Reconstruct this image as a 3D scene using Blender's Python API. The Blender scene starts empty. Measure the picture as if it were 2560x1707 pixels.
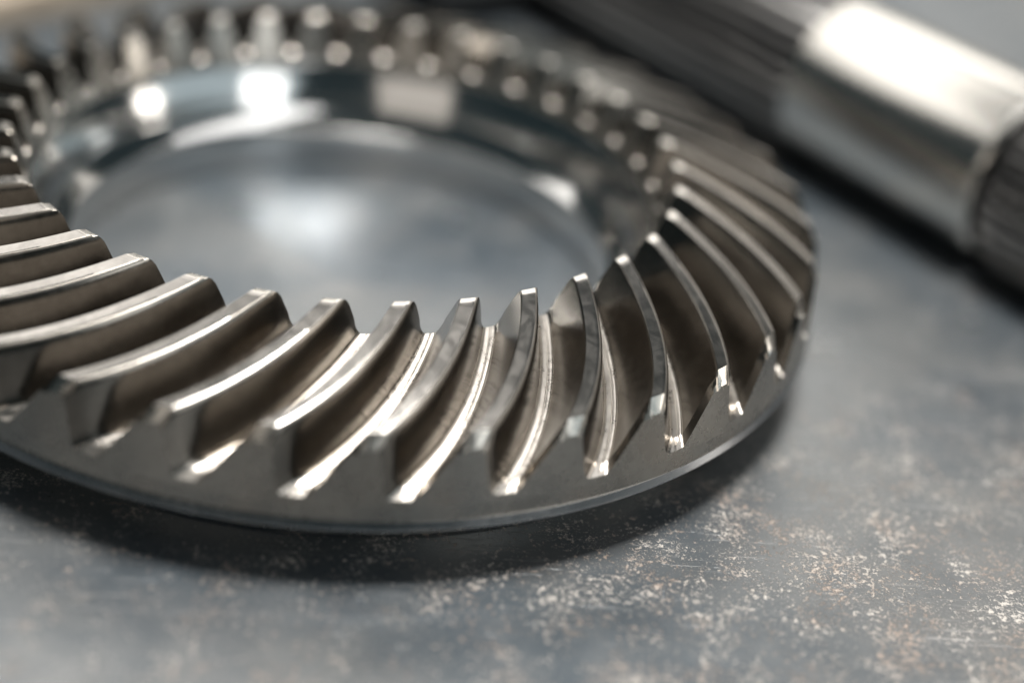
import bpy, bmesh, math, random
from mathutils import Vector, Matrix

random.seed(7)
R = math.radians
S = 0.1                      # one design unit = outer radius of the ring gear = 0.1 m
ZT = 0.105                   # table lies this far (units) below the rim edge
scene = bpy.context.scene
col = scene.collection

# ------------------------------------------------------------------ camera
cam_d = bpy.data.cameras.new('camera')
cam = bpy.data.objects.new('camera', cam_d)
col.objects.link(cam)
yaw, pitch, roll = 0.126958, 0.540835, 0.141162
fw = Vector((math.sin(yaw)*math.cos(pitch), math.cos(yaw)*math.cos(pitch), -math.sin(pitch)))
rt = Vector((math.cos(yaw), -math.sin(yaw), 0)); up = rt.cross(fw)
c_, s_ = math.cos(roll), math.sin(roll)
rt2 = c_*rt + s_*up; up2 = -s_*rt + c_*up
M = Matrix((rt2, up2, -fw)).transposed().to_4x4()
M.translation = Vector((0, -3.06415, 1.62648 + ZT))*S
cam.matrix_world = M
cam_d.sensor_fit = 'HORIZONTAL'; cam_d.sensor_width = 36.0
cam_d.lens = 4002.87/2560*36
cam_d.clip_start = 0.01; cam_d.clip_end = 50
cam_d.dof.use_dof = True
cam_d.dof.focus_distance = 2.82*S
cam_d.dof.aperture_fstop = 3.6
cam_d.dof.aperture_blades = 0
scene.camera = cam

# ------------------------------------------------------------------ world, lamps, exposure
w = bpy.data.worlds.new('World'); scene.world = w; w.use_nodes = True
bg = w.node_tree.nodes['Background']
bg.inputs['Color'].default_value = (0.58, 0.90, 1.0, 1); bg.inputs['Strength'].default_value = 0.035

def area(name, loc, target, sx, sy, power, color):
    l = bpy.data.lights.new(name, 'AREA'); l.shape = 'RECTANGLE'; l.size = sx; l.size_y = sy
    l.energy = power; l.color = color
    o = bpy.data.objects.new(name, l); col.objects.link(o)
    o.location = loc
    o.rotation_euler = (Vector(target)-Vector(loc)).to_track_quat('-Z', 'Y').to_euler()
    return o
def polar(az, el, d):       # az measured clockwise from the forward (+y) direction
    return Vector((math.sin(R(az))*math.cos(R(el)), math.cos(R(az))*math.cos(R(el)), math.sin(R(el))))*d
area('overhead_softbox', polar(60, 84, 1.0), (0, 0, 0), 0.27, 0.27, 18.0, (1.0, 0.965, 0.92))
area('near_skylight', polar(119, 56, 1.6), (0, 0, 0), 1.60, 0.30, 3.4, (1.0, 0.98, 0.96))
area('near_wall_fill', polar(125, 22, 2.7), (0, 0, 0), 3.0, 1.1, 6.0, (0.82, 0.95, 1.0))  # added fill lamp for light off unseen room walls, lifts the bore reflections
area('near_wall_fill', polar(-155, 22, 2.7), (0, 0, 0), 1.4, 1.1, 3.4, (1.0, 0.90, 0.80))  # added warm fill lamp, beige part of the same unseen room
area('far_window', polar(-31, 45, 2.0), (0, 0, 0.0), 2.35, 0.80, 12.5, (1.0, 0.96, 0.91))
area('back_window', polar(14, 28, 2.4), (0, 0, 0.0), 0.95, 0.60, 5.0, (1.0, 0.97, 0.93))
area('side_fill', polar(30, 19, 2.2), (0, 0, 0.0), 1.2, 0.8, 2.7, (1.0, 0.93, 0.84))  # added fill lamp to lighten the right-hand teeth and the plate beside them
area('near_window', polar(142, 19, 2.6), (0, 0, 0), 0.80, 0.9, 5.5, (1.0, 0.98, 0.95))
area('near_window', polar(92, 11, 2.6), (0, 0, 0), 0.50, 0.7, 6.0, (1.0, 0.93, 0.85))

scene.view_settings.view_transform = 'Standard'
scene.view_settings.look = 'None'
scene.view_settings.exposure = 0.0
scene.view_settings.gamma = 1.0
scene.render.engine = 'CYCLES'

# ------------------------------------------------------------------ material helpers
def mat(name):
    m = bpy.data.materials.new(name); m.use_nodes = True
    nt = m.node_tree; b = nt.nodes['Principled BSDF']
    return m, nt, b
def N(nt, typ, **kw):
    n = nt.nodes.new(typ)
    for k, v in kw.items():
        if k in n.inputs: n.inputs[k].default_value = v
        else: setattr(n, k, v)
    return n
def L(nt, a, b): nt.links.new(a, b)
def noise(nt, vec, scale, detail=4, rough=0.55, lac=2.0, dist=0.0):
    n = N(nt, 'ShaderNodeTexNoise'); n.inputs['Scale'].default_value = scale
    n.inputs['Detail'].default_value = detail; n.inputs['Roughness'].default_value = rough
    n.inputs['Lacunarity'].default_value = lac; n.inputs['Distortion'].default_value = dist
    L(nt, vec, n.inputs['Vector']); return n.outputs['Fac']
def ramp(nt, fac, lo, hi, a=0.0, b=1.0, interp='SMOOTHSTEP'):
    n = N(nt, 'ShaderNodeMapRange'); n.interpolation_type = interp
    n.inputs['From Min'].default_value = lo; n.inputs['From Max'].default_value = hi
    n.inputs['To Min'].default_value = a; n.inputs['To Max'].default_value = b
    L(nt, fac, n.inputs['Value']); return n.outputs['Result']
def mix(nt, fac, a, b):
    n = N(nt, 'ShaderNodeMix', data_type='RGBA')
    if isinstance(fac, (int, float)): n.inputs[0].default_value = fac
    else: L(nt, fac, n.inputs[0])
    for sock, v in ((n.inputs[6], a), (n.inputs[7], b)):
        if isinstance(v, tuple): sock.default_value = (*v, 1)
        else: L(nt, v, sock)
    return n.outputs[2]
def math2(nt, op, a, b):
    n = N(nt, 'ShaderNodeMath', operation=op)
    for sock, v in ((n.inputs[0], a), (n.inputs[1], b)):
        if isinstance(v, (int, float)): sock.default_value = v
        else: L(nt, v, sock)
    return n.outputs[0]
def bump(nt, h, strength, dist, b, prev=None):
    n = N(nt, 'ShaderNodeBump'); n.inputs['Strength'].default_value = strength
    n.inputs['Distance'].default_value = dist
    L(nt, h, n.inputs['Height'])
    if prev is not None: L(nt, prev, n.inputs['Normal'])
    if b is not None: L(nt, n.outputs['Normal'], b.inputs['Normal'])
    return n.outputs['Normal']
def obj_vec(nt, rnd=True, scale=(1, 1, 1)):
    tc = N(nt, 'ShaderNodeTexCoord'); mp = N(nt, 'ShaderNodeMapping')
    mp.inputs['Scale'].default_value = scale
    L(nt, tc.outputs['Object'], mp.inputs['Vector'])
    if rnd:
        oi = N(nt, 'ShaderNodeObjectInfo'); v = N(nt, 'ShaderNodeVectorMath', operation='SCALE')
        v.inputs[0].default_value = (3.1, 5.7, 9.3); L(nt, oi.outputs['Random'], v.inputs['Scale'])
        L(nt, v.outputs[0], mp.inputs['Location'])
    return mp.outputs['Vector']

def steel(name, ca, cb, r0, r1, grain=6000, bstr=0.12, spots=0.0, rings=0.0):
    m, nt, b = mat(name); v = obj_vec(nt)
    big = noise(nt, v, 90, 5, 0.6); fine = noise(nt, v, grain, 3, 0.6); mid = noise(nt, v, 700, 4, 0.65)
    f = math2(nt, 'ADD', math2(nt, 'MULTIPLY', big, 0.55), math2(nt, 'MULTIPLY', mid, 0.45))
    c = mix(nt, ramp(nt, f, 0.35, 0.65), ca, cb)
    if spots:
        sp = ramp(nt, noise(nt, v, 1500, 6, 0.7), 0.60, 0.72)
        c = mix(nt, math2(nt, 'MULTIPLY', sp, spots), c, (0.10, 0.085, 0.065))
    L(nt, c, b.inputs['Base Color']); b.inputs['Metallic'].default_value = 1.0
    L(nt, ramp(nt, f, 0.3, 0.7, r0, r1), b.inputs['Roughness'])
    pn = None
    if rings:
        pn = bump(nt, noise(nt, obj_vec(nt, rnd=False, scale=(30, 30, 3200)), 1.0, 3, 0.6), rings, 0.00006, None)
    bump(nt, math2(nt, 'ADD', math2(nt, 'MULTIPLY', fine, 0.6), mid), bstr, 0.00004, b, pn)
    return m
M_flank = steel('cut_steel_flank', (0.19, 0.174, 0.154), (0.26, 0.241, 0.216), 0.19, 0.26, bstr=0.10, spots=0.05)
M_lip = steel('lip_steel', (0.40, 0.41, 0.42), (0.46, 0.47, 0.48), 0.16, 0.22, bstr=0.05)
M_root = steel('bright_root_steel', (0.46, 0.43, 0.395), (0.56, 0.53, 0.49), 0.25, 0.33, bstr=0.05)
M_face = steel('turned_steel_face', (0.31, 0.295, 0.27), (0.38, 0.365, 0.338), 0.24, 0.32, bstr=0.08, spots=0.12, rings=0.10)
M_bore = steel('ground_steel_bore', (0.64, 0.645, 0.64), (0.70, 0.70, 0.695), 0.10, 0.15, bstr=0.02, rings=0.05)
M_edge = steel('bright_steel_edge', (0.27, 0.252, 0.228), (0.35, 0.33, 0.30), 0.38, 0.48, bstr=0.10)
M_cap = steel('highlight_steel', (0.62, 0.59, 0.54), (0.74, 0.71, 0.66), 0.24, 0.32, bstr=0.08)  # lighter base colour strengthens highlights on caps, toe beads and heel facets
M_shaft = steel('polished_shaft_steel', (0.66, 0.64, 0.60), (0.72, 0.70, 0.66), 0.20, 0.25, bstr=0.02)
M_core = steel('groove_shade_steel', (0.025, 0.026, 0.028), (0.04, 0.04, 0.04), 0.4, 0.5, bstr=0.05)  # shade of the spline grooves put into the core colour
M_spline = steel('dark_spline_steel', (0.22, 0.22, 0.22), (0.29, 0.285, 0.28), 0.34, 0.44, bstr=0.05)

def topland_mat():
    m, nt, b = mat('milled_topland_steel'); v = obj_vec(nt)
    uv = N(nt, 'ShaderNodeUVMap'); uv.uv_map = 'uv'
    mp = N(nt, 'ShaderNodeMapping'); mp.inputs['Scale'].default_value = (1, 0.12, 1)
    L(nt, uv.outputs['UV'], mp.inputs['Vector'])
    lines = N(nt, 'ShaderNodeTexWave', wave_type='BANDS', bands_direction='X')
    lines.inputs['Scale'].default_value = 500; lines.inputs['Distortion'].default_value = 2.0
    lines.inputs['Detail'].default_value = 2; lines.inputs['Detail Scale'].default_value = 2
    L(nt, mp.outputs['Vector'], lines.inputs['Vector'])
    crinkle = noise(nt, v, 260, 4, 0.5, dist=1.2); big = noise(nt, v, 120, 4, 0.6)
    spots = ramp(nt, noise(nt, v, 1700, 5, 0.7), 0.66, 0.74)
    c = mix(nt, ramp(nt, big, 0.35, 0.65), (0.36, 0.345, 0.325), (0.46, 0.44, 0.415))
    c = mix(nt, math2(nt, 'MULTIPLY', spots, 0.15), c, (0.14, 0.12, 0.10))
    L(nt, c, b.inputs['Base Color']); b.inputs['Metallic'].default_value = 1
    L(nt, ramp(nt, crinkle, 0.35, 0.65, 0.185, 0.225), b.inputs['Roughness'])
    n1 = bump(nt, lines.outputs['Fac'], 0.16, 0.00004, None)
    bump(nt, crinkle, 0.018, 0.0002, b, n1)
    return m
M_top = topland_mat()

def table_mat():
    m, nt, b = mat('worn_painted_steel_plate'); v = obj_vec(nt, rnd=False)
    cloud = noise(nt, v, 14, 6, 0.62); cloud2 = noise(nt, v, 45, 5, 0.6)
    warp = noise(nt, v, 60, 5, 0.6)
    base = mix(nt, ramp(nt, cloud, 0.38, 0.62), (0.072, 0.093, 0.112), (0.140, 0.151, 0.157))
    base = mix(nt, ramp(nt, cloud2, 0.45, 0.70, 0, 0.30), base, (0.17, 0.172, 0.17))
    # sheen and haze painted into the base colour as pale patches
    def sheen_spot(x, y, r0, r1, k):
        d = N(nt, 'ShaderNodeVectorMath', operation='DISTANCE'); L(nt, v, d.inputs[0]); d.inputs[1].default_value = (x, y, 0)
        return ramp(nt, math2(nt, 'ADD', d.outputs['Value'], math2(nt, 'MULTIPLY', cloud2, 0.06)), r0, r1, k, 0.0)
    pale = math2(nt, 'MAXIMUM', sheen_spot(-0.05, -0.165, 0.03, 0.13, 0.75), sheen_spot(0.15, -0.11, 0.03, 0.15, 0.6))
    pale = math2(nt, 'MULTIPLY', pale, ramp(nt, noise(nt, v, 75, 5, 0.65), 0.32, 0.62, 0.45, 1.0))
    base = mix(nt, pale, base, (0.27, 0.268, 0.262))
    # fine dust of chips
    fine = noise(nt, v, 2300, 5, 0.65); mid = noise(nt, v, 900, 8, 0.76, dist=0.5); clump = noise(nt, v, 85, 6, 0.70)
    # the plate is worn most in front of the gear towards its right-hand corner
    dv = N(nt, 'ShaderNodeVectorMath', operation='DISTANCE'); L(nt, v, dv.inputs[0]); dv.inputs[1].default_value = (0.13, -0.115, 0)
    worn = ramp(nt, dv.outputs['Value'], 0.05, 0.26, 1.0, 0.0, 'LINEAR')
    gate = ramp(nt, math2(nt, 'ADD', clump, math2(nt, 'MULTIPLY', worn, 0.12)), 0.42, 0.78)
    chips = ramp(nt, math2(nt, 'ADD', math2(nt, 'ADD', mid, math2(nt, 'MULTIPLY', gate, 0.15)), math2(nt, 'MULTIPLY', math2(nt, 'SUBTRACT', fine, 0.5), 0.32)), 0.650, 0.690)
    dust = ramp(nt, math2(nt, 'ADD', fine, math2(nt, 'MULTIPLY', gate, 0.10)), 0.645, 0.72)
    flake = ramp(nt, math2(nt, 'ADD', noise(nt, v, 150, 6, 0.7, dist=0.8), math2(nt, 'MULTIPLY', gate, 0.08)), 0.645, 0.72)
    mid2 = noise(nt, v, 950, 7, 0.75, dist=0.3); clump2 = noise(nt, v, 130, 4, 0.6)
    chips = math2(nt, 'MAXIMUM', chips, ramp(nt, math2(nt, 'ADD', mid2, math2(nt, 'MULTIPLY', math2(nt, 'ADD', ramp(nt, clump2, 0.42, 0.68), worn), 0.075)), 0.655, 0.72))
    sx = N(nt, 'ShaderNodeSeparateXYZ'); L(nt, v, sx.inputs[0])
    front = ramp(nt, math2(nt, 'ADD', sx.outputs['Y'], math2(nt, 'MULTIPLY', cloud, 0.06)), -0.065, 0.03, 1.0, 0.22)
    chips = math2(nt, 'MULTIPLY', chips, front); dust = math2(nt, 'MULTIPLY', dust, front); flake = math2(nt, 'MULTIPLY', flake, front)
    tint = ramp(nt, noise(nt, v, 95, 3, 0.5), 0.40, 0.62)
    chipc = mix(nt, tint, (0.58, 0.545, 0.505), (0.37, 0.295, 0.245))
    # directional scratches in two headings
    def scratch(ang, thr):
        mp = N(nt, 'ShaderNodeMapping'); mp.inputs['Rotation'].default_value = (0, 0, R(ang))
        mp.inputs['Scale'].default_value = (25, 1300, 1); L(nt, v, mp.inputs['Vector'])
        n = noise(nt, mp.outputs['Vector'], 1.0, 3, 0.6)
        return math2(nt, 'MULTIPLY', ramp(nt, n, thr, thr+0.06), ramp(nt, warp, 0.48, 0.62))
    scr = math2(nt, 'MAXIMUM', scratch(-28, 0.62), scratch(24, 0.64))
    c = mix(nt, math2(nt, 'MULTIPLY', math2(nt, 'MULTIPLY', flake, ramp(nt, worn, 0.0, 0.6, 0.25, 1.0)), 0.30), base, (0.27, 0.235, 0.21))
    c = mix(nt, math2(nt, 'MULTIPLY', chips, 0.92), c, chipc)
    c = mix(nt, math2(nt, 'MULTIPLY', dust, 0.7), c, (0.58, 0.54, 0.50))
    c = mix(nt, math2(nt, 'MULTIPLY', scr, 0.7), c, (0.42, 0.41, 0.40))
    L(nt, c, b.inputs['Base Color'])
    L(nt, ramp(nt, math2(nt, 'MAXIMUM', chips, dust), 0.0, 1.0, 0.40, 0.0), b.inputs['Metallic'])
    b.inputs['IOR'].default_value = 1.7
    L(nt, ramp(nt, cloud2, 0.3, 0.7, 0.26, 0.38), b.inputs['Roughness'])
    h = math2(nt, 'SUBTRACT', math2(nt, 'MULTIPLY', fine, 0.3), math2(nt, 'ADD', chips, scr))
    bump(nt, h, 0.6, 0.0002, b)
    return m
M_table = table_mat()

# ------------------------------------------------------------------ mesh helpers
def link_mesh(name, verts, faces, mats, parent=None, fmat=None, uvs=None, sharp=30, smooth=True):
    me = bpy.data.meshes.new(name)
    me.from_pydata(verts, [], faces)
    for m in mats: me.materials.append(m)
    if fmat: me.polygons.foreach_set('material_index', fmat)
    if uvs:
        l = me.uv_layers.new(name='uv')
        for lp in me.loops: l.data[lp.index].uv = uvs[lp.vertex_index]
    bm = bmesh.new(); bm.from_mesh(me)
    bmesh.ops.recalc_face_normals(bm, faces=bm.faces) if sharp is not None else None
    for f in bm.faces: f.smooth = smooth
    if sharp is not None:
        for e in bm.edges:
            if len(e.link_faces) == 2 and e.calc_face_angle() > R(sharp): e.smooth = False
    bm.to_mesh(me); bm.free()
    o = bpy.data.objects.new(name, me); col.objects.link(o)
    if parent: o.parent = parent
    return o
def lathe(name, prof, mats, parent=None, seg=256, fm=None, sharp=30):
    """prof: closed list of (r, z) in units"""
    n = len(prof); V = []; F = []; FM = []
    for i in range(seg):
        a = 2*math.pi*i/seg
        for r, z in prof: V.append((r*math.cos(a)*S, r*math.sin(a)*S, z*S))
    for i in range(seg):
        j = (i+1) % seg
        for k in range(n):
            k2 = (k+1) % n
            F.append((i*n+k, j*n+k, j*n+k2, i*n+k2)); FM.append(fm[k] if fm else 0)
    return link_mesh(name, V, F, mats, parent, FM, sharp=sharp)
def thing(name, label, cat, loc, rotz=0, group=None):
    o = bpy.data.objects.new(name, None); col.objects.link(o)
    o.empty_display_size = 0.01
    o.location = loc; o.rotation_euler = (0, 0, rotz); o['label'] = label; o['category'] = cat
    if group: o['group'] = group
    return o

# ------------------------------------------------------------------ table
def build_table():
    bm = bmesh.new(); bmesh.ops.create_cube(bm, size=1)
    bmesh.ops.scale(bm, vec=(1.5, 1.3, 0.03), verts=bm.verts)
    bmesh.ops.translate(bm, vec=(0.1, 0.15, -0.015), verts=bm.verts)
    bmesh.ops.bevel(bm, geom=bm.edges[:], offset=0.003, segments=2, affect='EDGES')
    me = bpy.data.meshes.new('table'); bm.to_mesh(me); bm.free(); me.materials.append(M_table)
    o = bpy.data.objects.new('table', me); col.objects.link(o); o['kind'] = 'structure'
    return o
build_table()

# ------------------------------------------------------------------ ring gear
NT = 36
def lerp(a, b, t): return a+(b-a)*t
def spiral(s):               # heading of the topland centre (deg) relative to its toe
    return -(14.75*s - 1.75*s*s + 2.95*s**3)
def bez(p0, p1, p2, n):
    out = []
    for i in range(1, n+1):
        t = i/(n+1)
        out.append(tuple((1-t)**2*a + 2*t*(1-t)*b + t*t*c for a, b, c in zip(p0, p1, p2)))
    return out
def profile(s):
    """list of (angle deg, height fraction, tag) from one root centre to the next"""
    tl = lerp(-1.40, -1.08, s); tr = lerp(1.40, 1.05, s)          # topland edges
    lb = lerp(-3.72, -5.60, s); rb = lerp(3.72, 2.20, s)          # flank feet
    rc = lerp(5.25, 3.65, s); lc = rc-10.0                          # root centres
    P = []
    # left half root with a fine tool step beside the centre
    P += [(lc, -0.010, 'r'), (lc+0.05, -0.009, 'r'), (lc+0.16, 0.0, 'r'), (lerp(lc, lb, .42), 0.0, 'r')]
    # left flank with fillet
    g = lambda t: lerp(lb, tl, t) + 0.30*t*(1-t)*-1
    f0 = (lerp(lc, lb, .52), 0.0); fm = (lb-0.02, 0.0); f1 = (g(.24), .24)
    P += [(f0[0], f0[1], 'f')] + [(a, t, 'f') for a, t in bez(f0, fm, f1, 7)] + [(f1[0], f1[1], 'f')]
    P += [(g(t), t, 'f') for t in (.36, .48, .60, .72, .84, .94)]
    P += [(g(.985), .985, 'f')]
    P += [(tl+0.06, 1.0, 'c')]
    for q in (.25, .5, .75): P.append((lerp(tl+.06, tr-.40, q), 1.0, 't'))
    P += [(tr-0.40, 1.0, 't')]
    h = lambda t: lerp(rb, tr, t) + 0.22*t*(1-t)
    P += [(tr-0.22, .990, 'c'), (tr-0.05, .962, 'c')]
    P += [(h(t), t, 'f') for t in (.91, .80, .68, .56, .46, .36)]
    f0 = (lerp(rc, rb, .52), 0.0); fm = (rb+0.02, 0.0); f1 = (h(.24), .24)
    P += [(f1[0], f1[1], 'f')] + [(a, t, 'f') for a, t in bez(f1, fm, f0, 7)] + [(f0[0], f0[1], 'f')]
    P += [(lerp(rc, rb, .42), 0.0, 'r'), (rc-0.16, 0.0, 'r'), (rc-0.05, -0.009, 'r'), (rc, -0.010, 'r')]
    return P
TOE_ROOT = (0.652, 0.162); TOE_TIP = (0.677, 0.247); HEEL_ROOT = (0.9985, 0.0625); HEEL_TIP = (0.991, 0.1700)
TOE_LOW = (0.645, 0.135); HEEL_LOW = (1.0, 0.044)
def build_tooth():
    ST = [0, .003, .007, .014, .035, .0549] + [lerp(.085, .925, i/34) for i in range(35)] + [.940, .950, .966, .983, 1.0]
    V = []; UV = []; tags = None
    n = len(profile(0))
    for s in ST:
        P = profile(s); tags = [p[2] for p in P]
        cap = 1-0.062*max(0, (.055-s)/.055)-0.10*max(0, (.014-s)/.014)**1.8
        b = max(0, (s-.950)/.050)
        hcap = 1-0.19*b
        acc = 0
        for i, (a, t, tg) in enumerate(P):
            th = spiral(s)+a
            inset = b*(0.42 if a < 0 else -0.16)
            if tg in 'fct': th += inset*(1 if t < hcap else 0.6)
            if t < 0: t *= 1-b
            t2 = min(t, cap, hcap) - (0.055*b if tg != 't' else 0) - (0.06*max(0, (.014-s)/.014)**1.6 if t < .3 else 0)
            r = lerp(lerp(TOE_ROOT[0], TOE_TIP[0], t2), lerp(HEEL_ROOT[0], HEEL_TIP[0], t2), s)
            z = lerp(lerp(TOE_ROOT[1], TOE_TIP[1], t2), lerp(HEEL_ROOT[1], HEEL_TIP[1], t2), s)
            V.append((r*math.cos(R(th))*S, r*math.sin(R(th))*S, z*S))
            UV.append((s*.035, i*.0008))
    F = []; FM = []
    m = len(ST)
    for j in range(m-1):
        for i in range(n-1):
            F.append((j*n+i, j*n+i+1, (j+1)*n+i+1, (j+1)*n+i))
            a, b2 = tags[i], tags[i+1]
            top = (a in 'ct' and b2 in 't')
            low = max(profile(0)[i][1], profile(0)[i+1][1]) < 0.04
            edge = (b2 == 'c' and a in 'tc')
            cap_f = (top and (j < 5)) or (a == 'r' and j < 3) or (top and j >= m-4)
            FM.append(5 if cap_f else 2 if edge else (1 if top else (4 if low else 0)))
    # end faces
    def end(row, low, flip):
        base = len(V)
        for i in range(n):
            x, y, z = V[row*n+i]; a = math.atan2(y, x)
            V.append((low[0]*math.cos(a)*S, low[0]*math.sin(a)*S, low[1]*S)); UV.append((0, 0))
        for i in range(n-1):
            q = (row*n+i, row*n+i+1, base+i+1, base+i)
            F.append(q if flip else q[::-1]); FM.append(3)
    end(0, TOE_LOW, False); end(m-1, HEEL_LOW, True)
    return V, F, FM, UV

gear = thing('ring_gear', 'large steel ring gear with curved slanting teeth lying flat on the worn plate', 'gear', (0, 0, ZT*S))
body_prof = [(HEEL_LOW[0], HEEL_LOW[1]), (1.0003, 0.018), (0.9995, 0.0165), (0.9995, 0.0150), (1.0010, 0.0140), (1.0060, 0.0010), (1.0050, -0.0025), (0.998, -0.007),
             (0.965, -0.022), (0.920, -0.040), (0.900, -0.048), (0.893, -0.056), (0.890, -0.100), (0.885, -0.105),
             (0.578, -0.105), (0.572, -0.099), (0.570, -0.030), (0.5705, -0.012), (0.574, -0.002), (0.580, 0.004),
             (0.606, 0.032), (0.6095, 0.038), (0.6115, 0.046), (0.641, 0.130), (TOE_LOW[0], TOE_LOW[1])]
fm = [0]*len(body_prof)
for k in range(14, 24): fm[k] = 1
fm[4] = fm[5] = 2
body = lathe('gear_body', body_prof, [M_face, M_bore, M_lip], gear, 288, fm, sharp=25)
V, F, FM, UV = build_tooth()
tooth0 = link_mesh('tooth', V, F, [M_flank, M_top, M_edge, M_face, M_root, M_cap], gear, FM, UV, sharp=24)
TOE0 = -70.55
for k in range(NT):
    o = tooth0 if k == 0 else tooth0.copy()
    if k: col.objects.link(o); o.parent = gear
    o.rotation_euler = (0, 0, R(TOE0+k*360/NT))

# ------------------------------------------------------------------ splined shaft
def build_shaft():
    ph, rho, h0, m = -1.0022, 0.2209, 0.2209, 0.0
    t = thing('splined_shaft', 'thick steel shaft with polished journal between dark splined sections, lying behind the gear', 'shaft',
              (1.3*S, 0.8695*S, 0), ph)
    rot = Matrix.Translation((0, 0, h0*S)) @ Matrix.Rotation(R(90)-math.atan(m), 4, 'Y')   # lathe z -> along the shaft
    def seg(nm, prof, mt):
        o = lathe(nm, prof, [mt], t, 128, None, sharp=25); o.matrix_local = rot; return o
    core = rho-0.032
    p0, p1 = -0.037, 0.606
    seg('polished_journal', [(0.05, p0), (rho-.010, p0), (rho-.002, p0+.006), (rho, p0+.014), (rho, p1-.012), (rho-.008, p1), (0.05, p1)], M_shaft)
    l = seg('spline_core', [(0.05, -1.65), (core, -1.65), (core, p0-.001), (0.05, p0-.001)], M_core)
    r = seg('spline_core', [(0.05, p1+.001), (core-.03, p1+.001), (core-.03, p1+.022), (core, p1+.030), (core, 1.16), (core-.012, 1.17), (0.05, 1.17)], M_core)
    seg('threaded_stub', [(0.02, 1.171), (0.150, 1.171), (0.155, 1.18), (0.155, 1.62), (0.145, 1.635), (0.02, 1.635)], M_spline)
    seg('end_journal', [(0.02, -2.1), (0.165, -2.1), (0.175, -2.09), (0.175, -1.651), (0.02, -1.651)], M_shaft)
    def ridge(nm, parent, st, prof, wa, count, mt, twist=0.0):
        Vv = []; Ff = []; n = len(prof)
        for j, (z, d, k) in enumerate(st):
            for a_, hh in prof:
                q = k+hh+(d if hh > 0 else 0); an = a_*wa+twist*j
                Vv.append((q*math.cos(an)*S, q*math.sin(an)*S, z*S))
        for j in range(len(st)-1):
            for i in range(n-1): Ff.append((j*n+i, j*n+i+1, (j+1)*n+i+1, (j+1)*n+i))
        Ff.append(tuple(range(n))); Ff.append(tuple(reversed(range((len(st)-1)*n, len(st)*n))))
        o0 = link_mesh(nm, Vv, Ff, [mt], parent, sharp=35)
        for k in range(count):
            o = o0 if k == 0 else o0.copy()
            if k: col.objects.link(o); o.parent = parent
            o.rotation_euler = (0, 0, k*2*math.pi/count)
    H = rho-core
    prof = [(-.34, -.004), (-.28, .002), (-.15, H-.002), (-.11, H), (.11, H), (.15, H-.002), (.28, .002), (.34, -.004)]
    def st(z0, z1): return [(z0, -.010, core), (z0+.018, 0, core), (z1-.018, 0, core), (z1, -.010, core)]
    w_ = 2*math.pi/32
    ridge('spline_tooth', l, st(-1.64, p0-.004), prof, w_, 32, M_spline)
    ridge('spline_tooth', r, st(p1+.028, 1.15), prof, w_, 32, M_spline)
    return t
build_shaft()

# ------------------------------------------------------------------ bar in the far corner
def build_bar():
    m, nt, b = mat('pale_bar_paint'); v = obj_vec(nt)
    L(nt, mix(nt, ramp(nt, noise(nt, v, 60, 4), 0.35, 0.65), (0.36, 0.30, 0.235), (0.46, 0.39, 0.31)), b.inputs['Base Color']); b.inputs['Roughness'].default_value = 0.5
    bm = bmesh.new(); bmesh.ops.create_cube(bm, size=1)
    bmesh.ops.scale(bm, vec=(0.26, 0.035, 0.0085), verts=bm.verts)
    bmesh.ops.translate(bm, vec=(0.03, 0.0175, 0.00425), verts=bm.verts)
    bmesh.ops.bevel(bm, geom=bm.edges[:], offset=0.0006, segments=2, affect='EDGES')
    me = bpy.data.meshes.new('flat_bar'); bm.to_mesh(me); bm.free(); me.materials.append(m)
    o = bpy.data.objects.new('flat_bar', me); col.objects.link(o)
    o.location = (BAR[0]*S, BAR[1]*S, 0); o.rotation_euler = (0, 0, BAR[2])
    o['label'] = 'blurred beige flat bar at the far upper left corner'; o['category'] = 'bar'
BAR = (-0.993, 1.255, math.atan2(.332, .284))
build_bar()

# ------------------------------------------------------------------ added black block in place of the shadow at the shaft's far end
def build_block():
    m, nt, b = mat('shadow_block_black'); v = obj_vec(nt)
    L(nt, mix(nt, noise(nt, v, 80), (0.010, 0.012, 0.013), (0.020, 0.022, 0.024)), b.inputs['Base Color'])  # near-black so the block reads as shadow
    b.inputs['Roughness'].default_value = 0.65; b.inputs['Specular IOR Level'].default_value = 0.2
    W, H, D = 0.52, 0.13, 0.034
    pr = [(-W, 0.0), (W, 0.0), (W, H), (0.20, H), (0.0, D), (-0.20, H), (-W, H)]      # (across, up); V notch below the shaft
    rho, ang = 0.2209, -1.0022
    V = [(t*S, y*S, z*S) for t in (-1.72, -1.16) for y, z in pr]; n = len(pr)
    F = [tuple(range(n)), tuple(reversed(range(n, 2*n)))] + [(i, (i+1) % n, n+(i+1) % n, n+i) for i in range(n)]
    # keep the notch clear of the shaft
    o = link_mesh('shadow_block', V, F, [m], None, sharp=20, smooth=False)
    bv = o.modifiers.new('edge_break', 'BEVEL'); bv.width = 0.0006; bv.segments = 2
    o.location = (1.3*S, 0.8695*S, 0); o.rotation_euler = (0, 0, ang)
    o['label'] = 'added black block standing in for the shadow by the far end of the shaft at the top edge'; o['category'] = 'block'
build_block()
